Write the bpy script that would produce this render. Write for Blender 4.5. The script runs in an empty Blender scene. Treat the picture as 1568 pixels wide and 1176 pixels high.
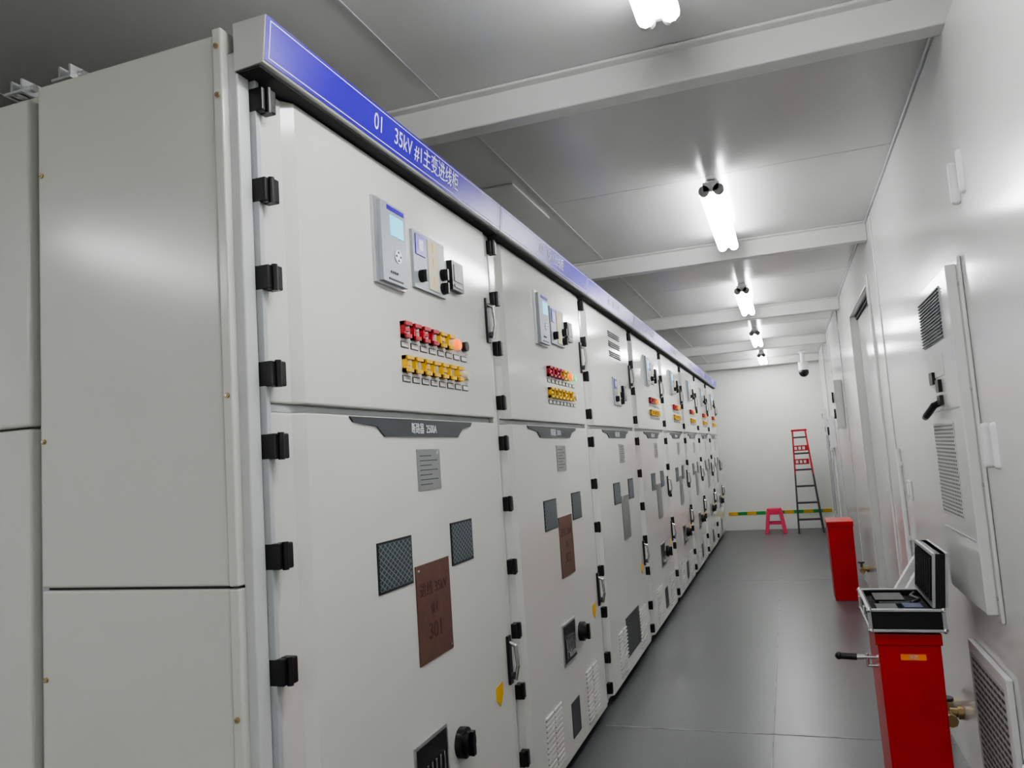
import bpy, math, random
from math import *
from mathutils import Matrix, Vector
random.seed(3)
sc=bpy.context.scene
try:
    sc.view_settings.view_transform='AgX'
    sc.view_settings.look='AgX - Medium High Contrast'
except Exception: pass
H=1.3815
# ---------------------------------------------------------------- materials
MATS={}
def mat(name,col,rough=.5,metal=0.,var=.04,scale=6,bump=0.,emis=None,es=0,coat=0,bscale=None):
    if name in MATS: return MATS[name]
    m=bpy.data.materials.new(name);m.use_nodes=True;nt=m.node_tree;N=nt.nodes
    b=N['Principled BSDF'];b.inputs['Roughness'].default_value=rough;b.inputs['Metallic'].default_value=metal
    tc=N.new('ShaderNodeTexCoord');no=N.new('ShaderNodeTexNoise');no.inputs['Scale'].default_value=scale;no.inputs['Detail'].default_value=3
    nt.links.new(tc.outputs['Object'],no.inputs['Vector'])
    r=N.new('ShaderNodeValToRGB');c=col
    r.color_ramp.elements[0].position=.3;r.color_ramp.elements[1].position=.7
    r.color_ramp.elements[0].color=(c[0]*(1-var),c[1]*(1-var),c[2]*(1-var),1)
    r.color_ramp.elements[1].color=(min(1,c[0]*(1+var)),min(1,c[1]*(1+var)),min(1,c[2]*(1+var)),1)
    nt.links.new(no.outputs['Fac'],r.inputs['Fac']);nt.links.new(r.outputs['Color'],b.inputs['Base Color'])
    if bump:
        src=no
        if bscale:
            src=N.new('ShaderNodeTexNoise');src.inputs['Scale'].default_value=bscale;src.inputs['Detail'].default_value=0
            nt.links.new(tc.outputs['Object'],src.inputs['Vector'])
        bp=N.new('ShaderNodeBump');bp.inputs['Strength'].default_value=bump;bp.inputs['Distance'].default_value=.01
        nt.links.new(src.outputs['Fac'],bp.inputs['Height']);nt.links.new(bp.outputs['Normal'],b.inputs['Normal'])
    if emis:
        b.inputs['Emission Color'].default_value=(*emis,1);b.inputs['Emission Strength'].default_value=es
    if coat: b.inputs['Coat Weight'].default_value=coat;b.inputs['Coat Roughness'].default_value=.08
    MATS[name]=m;return m
CAB=mat('cabinet_paint',(.66,.66,.625),.12,var=.02,scale=2,bump=.15,bscale=2.2)
SIDE=mat('cabinet_side_paint',(.66,.655,.61),.2,var=.02,scale=2,bump=.2,bscale=2.2)
CABD=mat('cabinet_strip',(.60,.61,.61),.28,var=.02)
GREY=mat('frame_grey',(.45,.47,.48),.4)
HEAD=mat('header_paint',(.56,.56,.54),.4)
GAP=mat('gap_dark',(.03,.03,.03),.8)
BLACK=mat('black_plastic',(.008,.008,.009),.35)
DKG=mat('dark_grey',(.05,.055,.06),.45)
PLATE=mat('nameplate_metal',(.33,.34,.34),.35,.6)
BROWN=mat('brown_plate',(.15,.075,.055),.4,.2,var=.12,scale=30)
GREYP=mat('grey_plate',(.22,.22,.215),.4,.2)
BLUE=mat('sign_blue',(.030,.002,.42),.3,var=.03)
WHITE=mat('white_paint',(.8,.8,.8),.4)
WTXT=mat('white_text',(.85,.87,.95),.5)
WALL=mat('wall_paint',(.73,.73,.71),.14,var=.02,scale=1.5,bump=.2,bscale=1.6)
BWALL=mat('end_wall_paint',(.86,.88,.83),.3,var=.02,scale=1.5)
CEIL=mat('ceiling_panel',(.61,.61,.60),.25,var=.03,scale=1.2,bump=.25,bscale=1.3)
BEAM=mat('beam_paint',(.68,.68,.66),.4,var=.03)
RED=mat('red_paint',(.50,.010,.016),.35,var=.08)
REDP=mat('red_plastic',(.45,.012,.025),.4)
YEL=mat('yellow_plastic',(.80,.46,.015),.4)
GRN=mat('green_tape',(.03,.35,.08),.5)
PINK=mat('pink_plastic',(.75,.05,.13),.35)
CHR=mat('chrome',(.7,.7,.7),.2,1.)
ALU=mat('aluminium',(.6,.61,.62),.35,.9)
BRASS=mat('brass',(.5,.38,.2),.35,.9)
SCR=mat('lcd_screen',(.1,.4,.5),.3,emis=(.2,.7,1),es=.9)
ORG=mat('orange_lamp',(.95,.2,.01),.3,emis=(1,.16,.005),es=1.3)
GRL=mat('green_lamp',(.05,.7,.2),.3,emis=(.05,.8,.2),es=.6)
LBL=mat('label_card',(.75,.75,.7),.6)
CREAM=mat('cream_card',(.72,.68,.5),.6)
STEELB=mat('device_face',(.36,.39,.42),.4,.2)
TUBE=mat('lamp_tube',(1,1,1),.4,emis=(.985,.995,1),es=32)
FOAM=mat('black_foam',(.012,.012,.014),.9,bump=1,scale=60)
ORLB=mat('orange_label',(.95,.25,.02),.5)
SEAM=mat('floor_seam',(.22,.22,.22),.5,var=.4,scale=9)
CAP=mat('lamp_cap',(.45,.43,.41),.5)
def mesh_mat():
    m=bpy.data.materials.new('wire_lattice');m.use_nodes=True;nt=m.node_tree;N=nt.nodes;b=N['Principled BSDF']
    tc=N.new('ShaderNodeTexCoord');sp=N.new('ShaderNodeSeparateXYZ');nt.links.new(tc.outputs['Object'],sp.inputs[0])
    def M(op,a,b_=None):
        n=N.new('ShaderNodeMath');n.operation=op
        for i,v in enumerate([a,b_]):
            if v is None: continue
            if isinstance(v,(int,float)): n.inputs[i].default_value=v
            else: nt.links.new(v,n.inputs[i])
        return n.outputs[0]
    outs=[]
    for s in (1,-1):
        t=M('MULTIPLY',M('ADD',M('MULTIPLY',sp.outputs[2],s*1.5),sp.outputs[1]),40)
        outs.append(M('LESS_THAN',M('FRACT',t),.16))
    mx=M('MAXIMUM',outs[0],outs[1])
    r=N.new('ShaderNodeMix');r.data_type='RGBA';nt.links.new(mx,r.inputs[0])
    r.inputs[6].default_value=(.035,.045,.05,1);r.inputs[7].default_value=(.22,.27,.30,1)
    nt.links.new(r.outputs[2],b.inputs['Base Color']);b.inputs['Roughness'].default_value=.4
    return m
LATT=mesh_mat()
def floor_mat():
    m=bpy.data.materials.new('floor_sheet');m.use_nodes=True;nt=m.node_tree;N=nt.nodes;b=N['Principled BSDF']
    tc=N.new('ShaderNodeTexCoord')
    n1=N.new('ShaderNodeTexNoise');n1.inputs['Scale'].default_value=.9;n1.inputs['Detail'].default_value=4;n1.inputs['Roughness'].default_value=.5
    n2=N.new('ShaderNodeTexNoise');n2.inputs['Scale'].default_value=90;n2.inputs['Detail'].default_value=3
    nt.links.new(tc.outputs['Object'],n1.inputs['Vector']);nt.links.new(tc.outputs['Object'],n2.inputs['Vector'])
    r=N.new('ShaderNodeValToRGB');r.color_ramp.elements[0].position=.25;r.color_ramp.elements[1].position=.8
    r.color_ramp.elements[0].color=(.082,.086,.090,1);r.color_ramp.elements[1].color=(.118,.123,.128,1)
    nt.links.new(n1.outputs['Fac'],r.inputs[0])
    mx=N.new('ShaderNodeMix');mx.data_type='RGBA';mx.blend_type='OVERLAY';mx.inputs[0].default_value=.3
    nt.links.new(r.outputs[0],mx.inputs[6]);nt.links.new(n2.outputs['Color'],mx.inputs[7])
    nt.links.new(mx.outputs[2],b.inputs['Base Color'])
    r2=N.new('ShaderNodeMapRange');r2.inputs[3].default_value=.27;r2.inputs[4].default_value=.36
    nt.links.new(n1.outputs['Fac'],r2.inputs[0]);nt.links.new(r2.outputs[0],b.inputs['Roughness'])
    bp=N.new('ShaderNodeBump');bp.inputs['Strength'].default_value=.12;bp.inputs['Distance'].default_value=.002
    nt.links.new(n2.outputs['Fac'],bp.inputs['Height']);nt.links.new(bp.outputs['Normal'],b.inputs['Normal'])
    return m
FLOOR=floor_mat()
# ---------------------------------------------------------------- builder
class MB:
    def __init__(s): s.v=[];s.f=[];s.m=[];s.mats=[];s.sm=[]
    def mi(s,m):
        if m not in s.mats: s.mats.append(m)
        return s.mats.index(m)
    def add(s,vs,fs,m,smooth=False):
        o=len(s.v);s.v+=[tuple(v) for v in vs]
        for f in fs: s.f.append([o+i for i in f]);s.m.append(s.mi(m));s.sm.append(smooth)
        return s
    def box(s,x0,x1,y0,y1,z0,z1,m):
        x0,x1=sorted((x0,x1));y0,y1=sorted((y0,y1));z0,z1=sorted((z0,z1))
        v=[(x,y,z) for z in (z0,z1) for y in (y0,y1) for x in (x0,x1)]
        return s.add(v,[(0,2,3,1),(4,5,7,6),(0,1,5,4),(1,3,7,5),(3,2,6,7),(2,0,4,6)],m)
    def prism(s,pts,ax,lo,hi,m):
        def P(a,b,c):
            if ax==0: return (c,a,b)
            if ax==1: return (a,c,b)
            return (a,b,c)
        n=len(pts);v=[P(a,b,lo) for a,b in pts]+[P(a,b,hi) for a,b in pts]
        f=[tuple(range(n))[::-1],tuple(range(n,2*n))]+[(i,(i+1)%n,n+(i+1)%n,n+i) for i in range(n)]
        return s.add(v,f,m)
    def cyl(s,p,q,r,m,n=14,r2=None,smooth=True):
        p=Vector(p);q=Vector(q);d=(q-p).normalized();r2=r if r2 is None else r2
        a=d.orthogonal().normalized();b=d.cross(a)
        v=[];
        for (c,rr) in ((p,r),(q,r2)):
            for i in range(n):
                t=2*pi*i/n;v.append(c+a*cos(t)*rr+b*sin(t)*rr)
        s.add(v,[(i,(i+1)%n,n+(i+1)%n,n+i) for i in range(n)],m,smooth)
        s.add(v[:n],[tuple(range(n))[::-1]],m);s.add(v[n:],[tuple(range(n))],m);return s
    def tube(s,pts,r,m,n=10):
        for a,b in zip(pts,pts[1:]): s.cyl(a,b,r,m,n)
        for p in pts[1:-1]: s.ball(p,r,m,n,5)
        return s
    def ball(s,c,r,m,n=14,k=8,sz=1.):
        v=[];f=[]
        for j in range(k+1):
            ph=-pi/2+pi*j/k
            for i in range(n):
                t=2*pi*i/n;v.append((c[0]+r*cos(ph)*cos(t),c[1]+r*cos(ph)*sin(t),c[2]+r*sz*sin(ph)))
        for j in range(k):
            for i in range(n): f.append((j*n+i,j*n+(i+1)%n,(j+1)*n+(i+1)%n,(j+1)*n+i))
        return s.add(v,f,m,True)
    def beam(s,p,q,w,h,m,up=(0,0,1)):
        p=Vector(p);q=Vector(q);d=(q-p).normalized();u=Vector(up);a=d.cross(u).normalized();b=a.cross(d)
        v=[c+a*i*w/2+b*j*h/2 for c in (p,q) for i,j in ((-1,-1),(1,-1),(1,1),(-1,1))]
        return s.add(v,[(3,2,1,0),(4,5,6,7),(0,1,5,4),(1,2,6,5),(2,3,7,6),(3,0,4,7)],m)
    def obj(s,name,parent=None,bevel=0,seg=2):
        me=bpy.data.meshes.new(name);me.from_pydata(s.v,[],s.f)
        for m in s.mats: me.materials.append(m)
        for p,i,k in zip(me.polygons,s.m,s.sm): p.material_index=i;p.use_smooth=k
        me.update();o=bpy.data.objects.new(name,me);bpy.context.collection.objects.link(o)
        import bmesh
        bm=bmesh.new();bm.from_mesh(me);bmesh.ops.recalc_face_normals(bm,faces=bm.faces);bm.to_mesh(me);bm.free()
        if bevel:
            b=o.modifiers.new('bevel','BEVEL');b.width=bevel;b.segments=seg;b.limit_method='ANGLE';b.angle_limit=radians(50)
        if parent: o.parent=parent
        return o
def empty(name):
    e=bpy.data.objects.new(name,None);e.empty_display_size=.1;bpy.context.collection.objects.link(e);return e
def text(body,name,x,y,z,size,m,parent=None,rot=(pi/2,0,pi/2),sx=1.,off=0.):
    cu=bpy.data.curves.new(name,'FONT');cu.body=body;cu.size=size;cu.align_x='CENTER';cu.align_y='CENTER';cu.extrude=.0003;cu.offset=off
    cu.materials.append(m);o=bpy.data.objects.new(name,cu);o.location=(x,y,z);o.rotation_euler=rot;o.scale=(sx,1,1)
    bpy.context.collection.objects.link(o)
    if parent:o.parent=parent
    return o
# ---------------------------------------------------------------- room
XL,XR,YB,YF,ZC=-4.3,.577,-4.4,12.85,2.67
MB().box(XL-.1,XR+.1,YB-.1,YF+.1,-.1,0,FLOOR).obj('floor')
MB().box(XL-.1,XR+.1,YB-.1,YF+.1,ZC,ZC+.1,CEIL).obj('ceiling')
MB().box(XL-.1,XR+.1,YF,YF+.1,0,ZC,BWALL).obj('wall_far')
MB().box(XL-.1,XR+.1,YB-.1,YB,0,ZC,BWALL).obj('wall_behind')
MB().box(XL-.1,XL,YB,YF,0,ZC,WALL).obj('wall_left')
w=MB();D0,D1,DT=5.33,6.70,2.326
w.box(XR,XR+.1,YB,D0,0,ZC,WALL).box(XR,XR+.1,D1,YF,0,ZC,WALL).box(XR,XR+.1,D0,D1,DT,ZC,WALL)
w.obj('wall_right')
d=empty('door_1')
MB().box(XR+.05,XR+.09,D0+.003,D1-.003,.003,DT-.003,WALL).obj('leaf',d)
MB().box(XR+.035,XR+.05,D0+.003,D1-.003,DT-.03,DT-.003,GAP).obj('seal',d)
MB().cyl((XR+.05,5.5,1.0),(XR+.02,5.5,1.0),.01,CHR).cyl((XR+.02,5.5,1.0),(XR+.02,5.62,1.0),.009,CHR).obj('lever',d)
n=[1]
def trim(*a,m=WALL,bev=.003):
    MB().box(*a,m).obj('trim_%d'%n[0],bevel=bev);n[0]+=1
trim(XR-.013,XR,D0-.065,D0,0,DT+.055);trim(XR-.013,XR,D1,D1+.065,0,DT+.055);trim(XR-.013,XR,D0,D1,DT,DT+.055)
trim(XR-.011,XR,YB,YF,ZC-.015,ZC,m=GREY)
for y in (4.84,8.14,9.8,11.3): trim(XR-.006,XR,y,y+.03,0,ZC-.03)
d=empty('door_2')
MB().box(XR-.028,XR-.001,1.1,2.53,.02,2.57,WALL).obj('leaf',d,.009,3)
MB().box(XR-.016,XR-.001,2.552,2.64,0,2.61,WALL).obj('frame',d,.004)
MB().box(XR-.006,XR-.001,2.53,2.552,0,2.59,GREY).obj('seal',d)
hh=MB()
for z in (2.117,1.325,.36):
    for y in (2.48,2.60):
        hh.box(XR-.042,XR-.012,y-.013,y+.013,z-.066,z+.066,WHITE)
hh.obj('hinges',d,.012,3)
for i,y in enumerate((-2.7,-.1,2.46,5.07,7.7,10.32,12.6)):
    b=MB();b.box(XL,XR,y,y+.077,ZC-.115,ZC,BEAM);b.box(XL,XR,y-.038,y+.13,ZC-.011,ZC,BEAM)
    b.obj('trim_%d'%n[0],bevel=.006);n[0]+=1
for x in (-1.05,-2.3,-3.4,): trim(x-.006,x+.006,YB,YF,ZC-.003,ZC,m=GREY,bev=0)
for y in (1.1,3.75,6.4,9.0): trim(XL,XR,y-.002,y+.002,ZC-.001,ZC,m=GREY,bev=0)
MB().box(-1.7,-1.1,3.35,3.95,ZC-.008,ZC,CEIL).obj('trim_%d'%n[0],bevel=.002);n[0]+=1
trim(-.195,-.188,YB,YF,0,.0012,m=SEAM,bev=0)
for y in (-.3,3.95,8.2): trim(-1.0,XR,y,y+.010,0,.0012,m=SEAM,bev=0)
t=MB();x=-.98;i=0
while x<.55:
    t.box(x,min(x+.14,.55),YF-.004,YF,.235,.285,YEL if i%2==0 else GRN);x+=.14;i+=1
t.obj('trim_%d'%n[0]);n[0]+=1
# ---------------------------------------------------------------- switchgear
W=1.395;Y0=1.365;XF=-1.0185;XB=-1.052
names={0:'01    35kV #1主变进线柜',1:'02    35kV 出线柜',2:'03    35kV PT柜'}
def link(b,x,y,z,m,var):
    h=.024
    b.box(x,x+.014,y-.022,y-.010,z-h,z+h,m).box(x,x+.02,y-.022,y+.02,z+h-.011,z+h,m).box(x,x+.02,y-.022,y+.014,z-h,z-h+.011,m)
    if var: b.box(x,x+.016,y-.02,y+.010,z-.005,z+.005,m)
def hinge(b,y,z):
    b.box(-1.05,-1.012,y-.019,y-.001,z-.027,z+.027,BLACK)
    b.box(-1.034,-1.004,y+.001,y+.021,z-.027,z+.027,BLACK)
    b.cyl((-1.010,y,z-.029),(-1.010,y,z+.029),.007,BLACK)
def handle(b,y,z):
    b.box(XF,XF+.010,y-.016,y+.016,z-.085,z+.085,BLACK)
    b.tube([(XF+.008,y,z+.06),(XF+.030,y,z+.05),(XF+.034,y+.004,z-.02),(XF+.022,y+.004,z-.07)],.007,CHR)
    b.cyl((XF+.01,y,z-.055),(XF+.022,y,z-.055),.012,DKG)
def device_group(b,o,zoff=0,relay=True):
    x=XF
    if relay:
        b.box(x,x+.010,o+.465,o+.64,1.885+zoff,2.13+zoff,ALU)
        b.box(x+.010,x+.022,o+.485,o+.632,1.892+zoff,2.122+zoff,STEELB)
        b.box(x+.022,x+.024,o+.535,o+.615,2.03+zoff,2.09+zoff,SCR)
        b.box(x+.022,x+.0235,o+.52,o+.622,2.102+zoff,2.115+zoff,BLUE)
        b.cyl((x+.022,o+.575,1.975+zoff),(x+.0245,o+.575,1.975+zoff),.02,ALU)
        for a,c in ((0,.012),(0,-.012),(.012,0),(-.012,0)): b.box(x+.0245,x+.026,o+.572+a,o+.578+a,1.972+zoff+c,1.978+zoff+c,DKG)
        for k in range(4): b.box(x+.022,x+.025,o+.527+.012*k,o+.533+.012*k,1.92+zoff,1.926+zoff,DKG)
        b.box(x+.022,x+.0235,o+.515,o+.60,1.90+zoff,1.905+zoff,DKG)
    b.box(x,x+.010,o+.70,o+.93,1.915+zoff,2.095+zoff,STEELB)
    b.box(x+.010,x+.013,o+.715,o+.785,2.02+zoff,2.085+zoff,BLUE)
    b.box(x+.013,x+.014,o+.735,o+.765,2.035+zoff,2.07+zoff,WTXT)
    b.box(x+.010,x+.013,o+.80,o+.875,1.925+zoff,2.085+zoff,CREAM)
    for z in (1.94,2.0,2.05): b.box(x+.013,x+.014,o+.83,o+.838,z+zoff,z+.03+zoff,YEL)
    for (yy,zz) in ((.745,1.955),(.905,1.99),(.905,1.945)):
        b.cyl((x+.010,o+yy,zz+zoff),(x+.018,o+yy,zz+zoff),.02,BLACK)
        b.box(x+.018,x+.032,o+yy-.006,o+yy+.006,zz-.018+zoff,zz+.018+zoff,BLACK)
    b.box(x,x+.020,o+.965,o+1.06,1.955+zoff,2.055+zoff,BLACK)
    b.box(x+.020,x+.022,o+.98,o+1.045,1.985+zoff,2.042+zoff,GREYP)
    b.box(x+.020,x+.022,o+.98,o+1.045,1.965+zoff,1.975+zoff,GREYP)
def cabinet(k):
    o=Y0+W*k;s={0:0,1:.05}.get(k,.085)
    C=empty('switchgear_cabinet')
    b=MB()
    b.box(-3.7,XB,o,o+W-.002,0.05,2.36,CAB)
    b.box(-3.7,XB-.02,o,o+W-.002,.0,.05,DKG)
    b.obj('body',C,.004)
    zz=((1.535,2.248),(.05,1.515))
    for nm,(z0,z1) in zip(('upper_door','lower_door'),zz):
        b=MB()
        prof=[(XB+.001,o+.022),(-1.040,o+.022),(-1.037,o+.098),(XF,o+.126),(XF,o+1.335),(XB+.001,o+1.335)]
        b.prism(prof,2,z0,z1,CAB);b.obj(nm,C,.005,3)
    b=MB()
    b.box(XB,-1.046,o+1.338,o+1.345,.05,2.25,GAP)
    b.box(XB,-1.03,o+1.348,o+W-.006,.05,2.25,CAB)
    b.box(XB,-1.045,o,o+1.34,1.516,1.534,GREY)
    b.box(XB,-1.03,o-.0,o+.014,.05,2.25,GREY)
    b.obj('frame',C,.002)
    b=MB()
    for z in (2.205,2.0,1.805,1.595,1.44,1.21,.975,.74,.52,.28,.12): hinge(b,o+.018,z)
    b.obj('hinges',C,.003)
    b=MB();handle(b,o+1.31,1.9);handle(b,o+1.31,.66)
    if k>=3: handle(b,o+1.31,1.05)
    b.obj('handles',C,.002)
    oh=o-(.045 if k==0 else 0)
    b=MB()
    b.prism([(XB+.003,2.253),(-.975,2.258),(-.972,2.262),(-.962,2.362),(XB+.003,2.362)],1,oh,o+W-.006,HEAD)
    b.box(XB+.003,-.985,oh+.004,o+W-.008,2.250,2.254,GAP)
    b.obj('header',C,.003)
    b=MB()
    def fx(z): return -.972+.010*(z-2.262)/.1
    def quad(y0,y1,z0,z1,m,e):
        b.add([(fx(z0)+e,y0,z0),(fx(z0)+e,y1,z0),(fx(z1)+e,y1,z1),(fx(z1)+e,y0,z1)],[(0,1,2,3)],m)
    quad(oh+.002,o+W-.008,2.262,2.361,BLUE,.0012)
    for a in ((oh+.014,o+W-.02,2.352,2.3545),(oh+.014,o+W-.02,2.2695,2.272),(oh+.014,oh+.017,2.2695,2.3545),(o+W-.023,o+W-.02,2.2695,2.3545)): quad(*a,WTXT,.0020)
    b.obj('sign',C)
    text(names.get(k,'%02d    35kV 出线柜'%(k+1)),'sign_text',-.9644,o+.70,2.312,.064,WTXT,C,rot=(pi/2+.0997,0,pi/2),sx=.84)
    x=XF
    b=MB();yc=o+.70
    b.prism([(yc-.395,1.512),(yc+.395,1.512),(yc+.38,1.498),(yc+.31,1.488),(yc+.27,1.462),(yc-.22,1.462),(yc-.26,1.488),(yc-.38,1.498)],0,x,x+.004,DKG)
    b.obj('banner',C)
    text('断路器  2500A' if k!=2 else '电压互感器','banner_text',x+.0048,yc+.02,1.484,.034,WTXT,C,sx=.8)
    c=o+s
    b=MB()
    if k==2:
        for z in (2.14,2.075,2.01): 
            for j in range(3): b.box(x,x+.006,c+.60,c+.95,z-.018+j*.014,z-.012+j*.014,DKG)
        device_group(b,c-.08,-.24,relay=False)
    else: device_group(b,c)
    b.obj('instruments',C,.0015)
    if k!=2:
        b=MB()
        for r,z in ((0,1.772),(1,1.672)):
            for j in range(8):
                y=c+.628+j*.062
                if j<6+r: link(b,x,y,z,REDP if (r==0 and j<4) else YEL,j%2==0)
                elif j==6 or r==1: b.cyl((x,y,z),(x+.018,y,z),.017,ORG if r==0 else CREAM)
                else: b.cyl((x,y,z),(x+.018,y,z),.017,GRL if k%2 else BLACK)
                b.box(x,x+.002,y-.024,y+.024,z-.052,z-.033,DKG)
                b.box(x+.002,x+.003,y-.020,y+.020,z-.049,z-.036,LBL)
        b.obj('links_and_lamps',C)
    b=MB();b.box(x,x+.003,c+.665,c+.82,1.305,1.425,PLATE)
    for j in range(7): b.box(x+.003,x+.0034,c+.68,c+(.80 if j%2 else .76),1.32+j*.014,1.3225+j*.014,DKG)
    b.cyl((x+.003,c+.80,1.415),(x+.004,c+.80,1.415),.005,CHR);b.obj('nameplate',C)
    b=MB()
    for a in ((c+.415,c+.595,1.06,1.18),(c+.875,c+1.035,1.065,1.185)):
        b.box(x,x+.003,a[0]-.006,a[1]+.006,a[2]-.006,a[3]+.006,BLACK);b.box(x+.003,x+.004,*a,LATT)
    b.obj('mesh_windows',C)
    pm=BROWN if k<2 else GREYP
    b=MB();b.box(x,x+.004,c+.615,c+.84,.82,1.095,pm)
    b.cyl((x+.004,c+.63,1.08),(x+.006,c+.63,1.08),.004,CHR).cyl((x+.004,c+.825,.835),(x+.006,c+.825,.835),.004,CHR)
    b.obj('number_plate',C,.001)
    if k<2:
        T=mat('plate_text',(.08,.028,.022),.5)
        text('进线 35kV','plate_text_a',x+.0045,c+.725,1.02,.042,T,C);text('#%d'%(k+1),'plate_text_b',x+.0045,c+.725,.965,.042,T,C);text('30%d'%(k+1),'plate_text_c',x+.0045,c+.725,.90,.065,T,C)
    if k!=2:
        b=MB();b.box(x,x+.005,c+.55,c+.76,.445,.625,ALU);b.box(x+.005,x+.006,c+.56,c+.75,.455,.615,BLACK)
        for j in range(6): b.box(x+.006,x+.012,c+.58+.027*j,c+.588+.027*j,.475+.01*(j%3),.56,CHR)
        b.box(x+.006,x+.02,c+.60,c+.70,.48,.50,CHR)
        b.cyl((x,c+.855,.535),(x+.022,c+.855,.535),.045,BLACK,20).cyl((x+.022,c+.855,.535),(x+.038,c+.855,.535),.036,BLACK,20)
        b.box(x+.038,x+.048,c+.845,c+.865,.50,.57,BLACK);b.obj('interlock_knob',C,.002)
    b=MB();b.prism([(o+1.17,.56),(o+1.205,.53),(o+1.235,.565),(o+1.235,.605),(o+1.17,.60)],0,x,x+.002,YEL);b.obj('warning_sticker',C)
    b=MB()
    for y0 in (c+.24,c+.36,c+.90,c+1.02):
        for j in range(12):
            z=.085+j*.021;b.box(x,x+.007,y0,y0+.1,z+.005,z+.013,CAB);b.box(x,x+.001,y0,y0+.1,z-.001,z+.005,DKG)
    if k==2: b.box(x,x+.003,c+.46,c+.88,.14,.37,DKG)
    else: b.box(x,x+.003,c+.615,c+.75,.12,.27,DKG)
    b.obj('louvres',C)
    if k==0:
        b=MB();ys=o-.055
        b.box(-1.612,-1.095,ys,o-.002,1.160,2.342,SIDE);b.box(-1.612,-1.095,ys,o-.002,.02,1.155,SIDE)
        b.box(-1.60,-1.1,ys+.006,o-.002,.02,2.3,GAP)
        b.obj('side_panels',C,.006,3)
        b=MB();b.box(-1.092,-1.068,ys-.006,o-.002,1.160,2.352,SIDE);b.box(-1.092,-1.068,ys-.006,o-.002,.0,1.155,SIDE)
        b.box(-1.070,-1.044,ys+.014,o-.001,0,2.30,CABD);b.obj('corner_flange',C,.004,3)
        b=MB();b.box(-2.60,-1.655,ys+.01,o-.002,1.53,2.33,SIDE);b.box(-2.60,-1.655,ys+.01,o-.002,.02,1.525,SIDE)
        b.box(-3.7,-2.63,ys+.01,o-.002,.02,2.33,SIDE)
        b.box(-1.652,-1.616,ys+.03,o-.002,0,2.34,CABD);b.obj('rear_side_panels',C,.008,3)
        b=MB()
        for xx,zs in ((-1.600,(2.12,1.49,.96,.45)),(-1.080,(2.31,2.2,1.55,.9))):
            for z in zs:
                yy=ys-(.006 if xx>-1.2 else 0);b.cyl((xx,yy-.004,z),(xx,yy,z),.006,BRASS);b.cyl((xx,yy-.006,z),(xx,yy-.004,z),.003,CHR)
        for xx in (-1.56,-1.72):
            b.box(xx-.03,xx+.03,ys+.02,ys+.10,2.36,2.366,ALU);b.box(xx-.02,xx-.014,ys+.03,ys+.09,2.36,2.40,ALU);b.box(xx+.014,xx+.02,ys+.03,ys+.09,2.36,2.40,ALU)
            b.cyl((xx-.03,ys+.06,2.385),(xx+.03,ys+.06,2.385),.009,CHR)
        b.obj('bolts_and_brackets',C)
    return C
for k in range(8): cabinet(k)
# ---------------------------------------------------------------- lamps
def lamp(y,x=-.226):
    L=empty('fluorescent_lamp');z=2.585;ln=1.15
    b=MB();b.box(x-.038,x+.038,y+.02,y+ln,z+.028,z+.048,WHITE)
    for e in (y,y+ln):
        for s in (-.034,.034): b.cyl((x+s,e,z),(x+s,e+.02,z),.026,CAP,14)
        b.box(x-.038,x+.038,e,e+.02,z-.006,z+.04,WHITE)
    for yy in (y+.25,y+.9):
        b.cyl((x,yy,z+.045),(x,yy,ZC-.004),.006,CHR);b.cyl((x,yy,ZC-.012),(x,yy,ZC-.002),.038,WHITE)
    b.box(x-.03,x+.03,y+.1,y+.2,z+.045,ZC-.003,ALU)
    b.obj('housing',L,.003)
    b=MB()
    for s in (-.034,.034): b.cyl((x+s,y+.018,z),(x+s,y+ln+.002,z),.026,TUBE,10)
    b.obj('tubes',L)
for y in (-4.1,-1.75,.95,3.70,6.35,8.98,11.4): lamp(y)
for y in (-3.4,-1.25): lamp(y,-3.2)  # unseen left row added to brighten the cabinet side, placed by its highlight
# ---------------------------------------------------------------- wall things
A=empty('wall_air_conditioner');xf=XR-.045;y0,y1=2.785,3.335
b=MB();b.box(XR-.001,XR-.012,y0-.022,y1+.022,.775,1.93,WALL);b.box(XR-.012,xf,y0,y1,.797,1.908,WALL);b.obj('case',A,.005,3)
b=MB()
b.box(xf,xf-.003,y0+.13,y1-.02,1.688,1.864,GREY)
for j in range(15): b.box(xf-.003,xf-.008,y0+.13,y1-.02,1.692+.0115*j,1.696+.0115*j,DKG)
b.box(xf,xf-.002,y0+.155,y1-.02,1.072,1.402,HEAD)
for j in range(24):
    for q in range(14):
        yy=y0+.165+.0255*q+(.0128 if j%2 else 0);z=1.080+j*.0134;b.box(xf-.002,xf-.0026,yy,yy+.011,z,z+.0066,DKG)
b.box(xf,xf-.002,y0+.2,y1-.11,1.567,1.644,LBL)
b.box(xf,xf-.0015,y0+.03,y1-.01,1.017,1.023,GREY).box(xf,xf-.0015,y0+.03,y1-.01,1.446,1.452,GREY)
b.obj('grilles',A)
b=MB()
b.box(xf,xf-.012,y1-.175,y1-.11,1.545,1.589,BLACK).box(xf,xf-.012,y1-.275,y1-.22,1.512,1.556,BLACK).box(xf,xf-.012,y1-.275,y1-.22,1.468,1.50,BLACK)
b.tube([(xf,y1-.22,1.479),(xf-.02,y1-.2,1.468),(xf-.036,y1-.13,1.435),(xf-.03,y1-.055,1.430)],.013,BLACK);b.obj('switch_and_latch',A)
b=MB()
for z in (.85,1.2,1.5,1.84): b.cyl((XR-.012,y0-.011,z),(XR-.017,y0-.011,z),.006,CHR)
b.obj('screws',A)
V=empty('wall_vent');b=MB();b.box(XR-.001,XR-.02,2.77,3.30,.03,.61,WHITE);b.obj('frame',V,.004)
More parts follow.
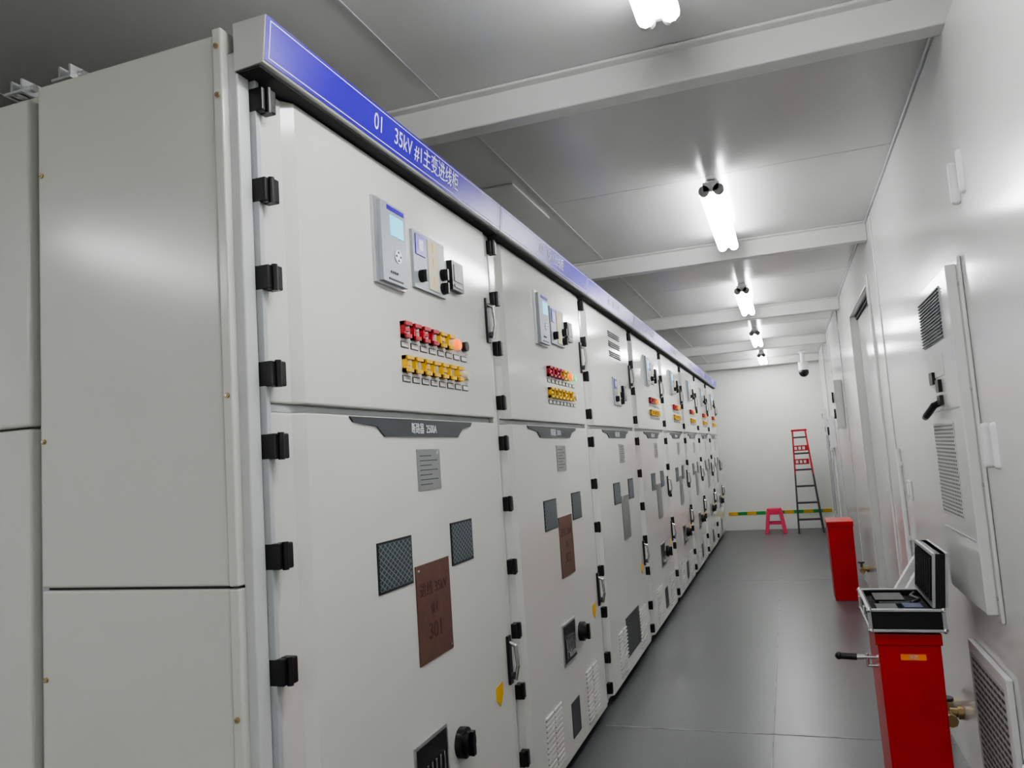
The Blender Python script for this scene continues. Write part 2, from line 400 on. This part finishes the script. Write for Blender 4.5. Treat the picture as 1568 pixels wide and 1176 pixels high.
b=MB();b.box(XR-.02,XR-.021,2.81,3.26,.07,.57,HEAD)
for j in range(20): 
    z=.075+j*.0248
    for q in range(9): b.box(XR-.021,XR-.0225,2.815+.05*q,2.85+.05*q,z,z+.009,DKG)
b.obj('grille',V)
P=empty('electrical_box')
b=MB();b.box(XR-.001,XR-.075,8.5,8.9,1.457,1.952,CAB);b.obj('case',P,.005)
b=MB();b.box(XR-.075,XR-.09,8.62,8.68,1.56,1.66,BLACK);b.box(XR-.075,XR-.09,8.74,8.80,1.73,1.84,BLACK);b.obj('switches',P)
P=empty('electrical_box')
b=MB();b.box(XR-.001,XR-.065,10.35,10.65,1.24,1.62,WHITE);b.obj('case',P,.005)
b=MB();b.box(XR-.065,XR-.085,10.45,10.52,1.4,1.5,BLACK);b.cyl((XR-.03,10.5,.1),(XR-.03,10.5,1.24),.012,WHITE);b.obj('switch_and_conduit',P)
P=empty('light_switch');b=MB();b.box(XR-.001,XR-.012,4.4,4.49,1.03,1.13,WHITE);b.box(XR-.012,XR-.016,4.42,4.47,1.05,1.11,LBL);b.obj('plate',P,.002)
P=empty('cable_conduit');b=MB();b.tube([(XR-.014,4.68,0.1),(XR-.014,4.68,1.29)],.012,WHITE)
for z in (.3,.8,1.2): b.box(XR-.001,XR-.02,4.655,4.705,z,z+.02,WHITE)
b.obj('pipe',P)
for yy,nm in ((10.9,0),(11.7,1),(12.2,2)):
    P=empty('wall_junction_box');b=MB();b.box(XR-.001,XR-.05,yy,yy+.16,1.2+.2*nm,1.4+.2*nm,WHITE).box(XR-.05,XR-.055,yy+.03,yy+.1,1.25+.2*nm,1.33+.2*nm,BLACK)
    b.cyl((XR-.02,yy+.08,.3),(XR-.02,yy+.08,1.2+.2*nm),.009,GREY);b.obj('case',P,.003)
P=empty('folding_bracket');b=MB()
b.beam((XR-.02,4.40,.742),(XR-.16,4.35,.544),.02,.032,WHITE).beam((XR-.02,4.18,.742),(XR-.16,4.13,.544),.02,.032,WHITE).beam((XR-.16,4.37,.544),(XR-.16,4.11,.544),.02,.02,WHITE).beam((XR-.018,4.42,.742),(XR-.018,4.16,.742),.02,.032,WHITE)
b.beam((XR-.018,4.29,.742),(XR-.018,4.29,0.0),.02,.03,WHITE,up=(0,1,0)).beam((XR-.16,4.24,.544),(XR-.025,4.27,.38),.02,.02,WHITE);b.obj('frame',P)
def valve(y,z):
    P=empty('brass_valve');b=MB();X=XR-.004
    b.tube([(X,y,z),(X-.06,y,z),(X-.06,y-.09,z)],.018,BRASS);b.cyl((X-.06,y-.02,z),(X-.06,y-.02,z+.055),.01,BRASS)
    b.cyl((X-.06,y-.02,z+.055),(X-.06,y-.02,z+.066),.028,DKG);b.cyl((X-.06,y-.09,z),(X-.06,y-.112,z),.025,BRASS,8);b.cyl((X-.02,y,z),(X,y,z),.028,BRASS,8);b.obj('body',P)
valve(3.68,.22);valve(3.96,.17);valve(7.55,.2)
# ---------------------------------------------------------------- red boxes
def redbox(y,x0=.232,ht=.68,dy=.36,label=True):
    B=empty('red_equipment_box');w=.2
    b=MB()
    b.prism([(x0+.006,0),(x0+w-.006,0),(x0+w,ht-.04),(x0,ht-.04)],1,y,y+dy,RED);b.obj('body',B,.004)
    b=MB();b.box(x0-.006,x0+w+.006,y-.006,y+dy+.006,ht-.04,ht,RED);b.obj('lid',B,.004,3)
    if label:
        b=MB();b.box(x0+.07,x0+.15,y-.003,y,ht-.09,ht-.07,ORLB);b.obj('label',B)
        text('消防','label_text',x0+.11,y-.0038,ht-.08,.016,LBL,B,rot=(pi/2,0,0))
    return B
redbox(3.05);redbox(7.15,x0=.255,ht=.66,label=False)
T=empty('instrument_case');cx0,cx1,cy0,cy1,cz=.215,.448,3.03,3.42,.694
b=MB();t=.012
b.box(cx0,cx1,cy0,cy1,cz,cz+.012,BLACK)
b.box(cx0,cx0+t,cy0,cy1,cz+.012,cz+.07,BLACK).box(cx1-t,cx1,cy0,cy1,cz+.012,cz+.07,BLACK).box(cx0+t,cx1-t,cy0,cy0+t,cz+.012,cz+.07,BLACK).box(cx0+t,cx1-t,cy1-t,cy1,cz+.012,cz+.07,BLACK)
for fx_ in (cx0+.03,cx1-.03):
    for fy in (cy0+.04,cy1-.06): b.cyl((fx_,fy,cz),(fx_,fy,.6805),.01,BLACK)
b.obj('base',T)
b=MB()
for x in (cx0,cx1):
    for z in (cz,cz+.07): b.beam((x,cy0-.004,z),(x,cy1+.004,z),.010,.010,ALU)
for y in (cy0,cy1):
    for z in (cz,cz+.07): b.beam((cx0-.004,y,z),(cx1+.004,y,z),.010,.010,ALU)
for x in (cx0,cx1):
    for y in (cy0,cy1): b.beam((x,y,cz),(x,y,cz+.07),.012,.012,ALU,up=(0,1,0)).ball((x,y,cz+.07),.010,CHR,8,6).ball((x,y,cz),.010,CHR,8,6)
b.beam((cx0+.0,cy0+.1,cz+.05),(cx0-.012,cy0+.1,cz+.05),.03,.03,CHR).beam((cx0+.0,cy1-.1,cz+.05),(cx0-.012,cy1-.1,cz+.05),.03,.03,CHR)
b.obj('edges',T,.002)
b=MB();b.box(cx0+t,cx1-t,cy0+t,cy1-t,cz+.012,cz+.05,FOAM)
b.box(cx0+.03,cx0+.10,cy0+.04,cy0+.14,cz+.05,cz+.066,DKG).box(cx0+.12,cx0+.18,cy0+.05,cy0+.13,cz+.05,cz+.07,mat('case_tools',(.03,.05,.12),.4))
b.box(cx0+.04,cx0+.14,cy0+.2,cy0+.34,cz+.05,cz+.068,BLACK);b.tube([(cx0+.16,cy0+.18,cz+.06),(cx0+.19,cy0+.22,cz+.065),(cx0+.17,cy0+.29,cz+.065),(cx0+.19,cy0+.35,cz+.065)],.006,DKG)
b.cyl((cx0+.05,cy0+.17,cz+.06),(cx0+.15,cy0+.17,cz+.06),.007,DKG);b.obj('instruments',T)
b=MB();lx=cx1-.004;zt=cz+.26;lean=.02
def LB(a0,a1,y0,y1,z0,z1,m):
    def X(a,z): return lx+a+lean*(z-cz-.07)/.2
    v=[(X(a,z),y,z) for z in (z0,z1) for y in (y0,y1) for a in (a0,a1)]
    b.add(v,[(0,2,3,1),(4,5,7,6),(0,1,5,4),(1,3,7,5),(3,2,6,7),(2,0,4,6)],m)
z0=cz+.078
LB(-.004,.014,cy0,cy1,z0,zt,BLACK)
LB(-.02,-.004,cy0+.015,cy1-.015,z0+.012,zt-.012,FOAM)
for a in (-.026,.014):
    LB(a-.003,a+.006,cy0-.003,cy1+.003,zt-.008,zt+.002,ALU);LB(a-.003,a+.006,cy0-.003,cy1+.003,z0,z0+.008,ALU)
    LB(a-.003,a+.006,cy0-.004,cy0+.006,z0,zt,ALU);LB(a-.003,a+.006,cy1-.006,cy1+.004,z0,zt,ALU)
LB(-.026,.014,cy0-.002,cy0+.002,z0,zt,BLACK);LB(-.026,.014,cy1-.002,cy1+.002,z0,zt,BLACK);LB(-.026,.014,cy0,cy1,zt-.003,zt,BLACK)
for j in range(8):
    yy=cy0+.03+j*.044;LB(-.032,-.02,yy,yy+.022,z0+.02,zt-.02,FOAM)
b.obj('lid',T)
K=empty('crank_handle');b=MB();yy=3.14;zz=.575
b.cyl((.236,yy,zz),(.19,yy,zz),.007,CHR).cyl((.165,yy,zz),(.105,yy,zz+.003),.012,BLACK).cyl((.19,yy,zz),(.165,yy,zz),.009,CHR)
b.tube([(.236,yy,zz-.03),(.20,yy,zz-.03),(.20,yy,zz+.012)],.006,CHR).ball((.105,yy,zz+.003),.014,BLACK,10,6);b.obj('handle',K)
# ---------------------------------------------------------------- ladder, stool, camera dome
L=empty('step_ladder');yb=12.15
b=MB()
def lr(s,z): return (.04+.05*z/1.5) if s<0 else (.385-.115*z/1.5)
RD=mat('ladder_red',(.5,.02,.02),.45)
for s in (-1,1):
    b.beam((lr(s,0),yb,0),(lr(s,.85),yb+.13,.85),.024,.05,DKG,up=(0,1,0));b.beam((lr(s,.85),yb+.13,.85),(lr(s,1.5),yb+.22,1.5),.024,.05,RD,up=(0,1,0))
    b.beam((lr(s,0),yb+.52,0),(lr(s,1.45),yb+.26,1.45),.02,.04,DKG,up=(0,1,0))
b.obj('rails',L)
b=MB()
for j in range(6):
    z=.2+j*.24;b.box(lr(-1,z),lr(1,z),yb+.15*z-.03,yb+.15*z+.04,z-.012,z+.012,DKG)
b.box(lr(-1,1.5)-.02,lr(1,1.5)+.02,yb+.17,yb+.30,1.49,1.52,RD);b.obj('steps',L)
b=MB()
for z in (1.24,1.04):
    b.box(.07,.28,yb+.12,yb+.125,z-.04,z+.04,REDP)
    for q in (.095,.15,.205): b.box(q,q+.035,yb+.116,yb+.12,z-.022,z+.022,LBL)
b.obj('warning_labels',L)
S=empty('plastic_stool');sx,sy,sh=-.28,12.35,.37
b=MB();b.prism([(sx-.10,sy-.075),(sx-.075,sy-.10),(sx+.075,sy-.10),(sx+.10,sy-.075),(sx+.10,sy+.075),(sx+.075,sy+.10),(sx-.075,sy+.10),(sx-.10,sy+.075)],2,sh-.03,sh,PINK);b.obj('seat',S,.006,3)
b=MB()
for i in (-1,1):
    for j in (-1,1): b.beam((sx+i*.13,sy+j*.13,0),(sx+i*.085,sy+j*.085,sh-.03),.05,.03,PINK,up=(0,1,0))
z=.15;q=.112
for p,r in (((-q,-q),(q,-q)),((q,-q),(q,q)),((q,q),(-q,q)),((-q,q),(-q,-q))): b.beam((sx+p[0],sy+p[1],z),(sx+r[0],sy+r[1],z),.012,.03,PINK)
b.beam((sx-.09,sy-.10,.31),(sx+.09,sy-.10,.31),.012,.06,PINK)
b.obj('legs',S,.003)
D=empty('security_camera');b=MB();cx,cy=.33,12.1
b.box(cx-.05,cx+.05,cy-.05,cy+.05,ZC-.03,ZC,WHITE);b.cyl((cx,cy,ZC-.03),(cx,cy,2.50),.03,WHITE);b.cyl((cx,cy,2.50),(cx,cy,2.38),.07,WHITE,20);b.obj('mount',D,.004)
b=MB();b.ball((cx,cy,2.35),.072,BLACK,20,12);b.obj('dome',D)
# ---------------------------------------------------------------- world + camera
w=bpy.data.worlds.new('room_world');w.use_nodes=True;w.node_tree.nodes['Background'].inputs[0].default_value=(.5,.5,.5,1);w.node_tree.nodes['Background'].inputs[1].default_value=.3;sc.world=w
yaw,pitch,roll,f=.336,.0955,.0675,1204.3
F=Vector((-sin(yaw)*cos(pitch),cos(yaw)*cos(pitch),sin(pitch)));r0=Vector((cos(yaw),sin(yaw),0));u0=r0.cross(F)
r=cos(roll)*r0-sin(roll)*u0;u=sin(roll)*r0+cos(roll)*u0
cd=bpy.data.cameras.new('camera');cd.sensor_width=36;cd.lens=f*36/1600;cd.clip_start=.02
co=bpy.data.objects.new('camera',cd);bpy.context.collection.objects.link(co)
M=Matrix((( r.x,u.x,-F.x,0),(r.y,u.y,-F.y,0),(r.z,u.z,-F.z,H),(0,0,0,1)));co.matrix_world=M
sc.camera=co
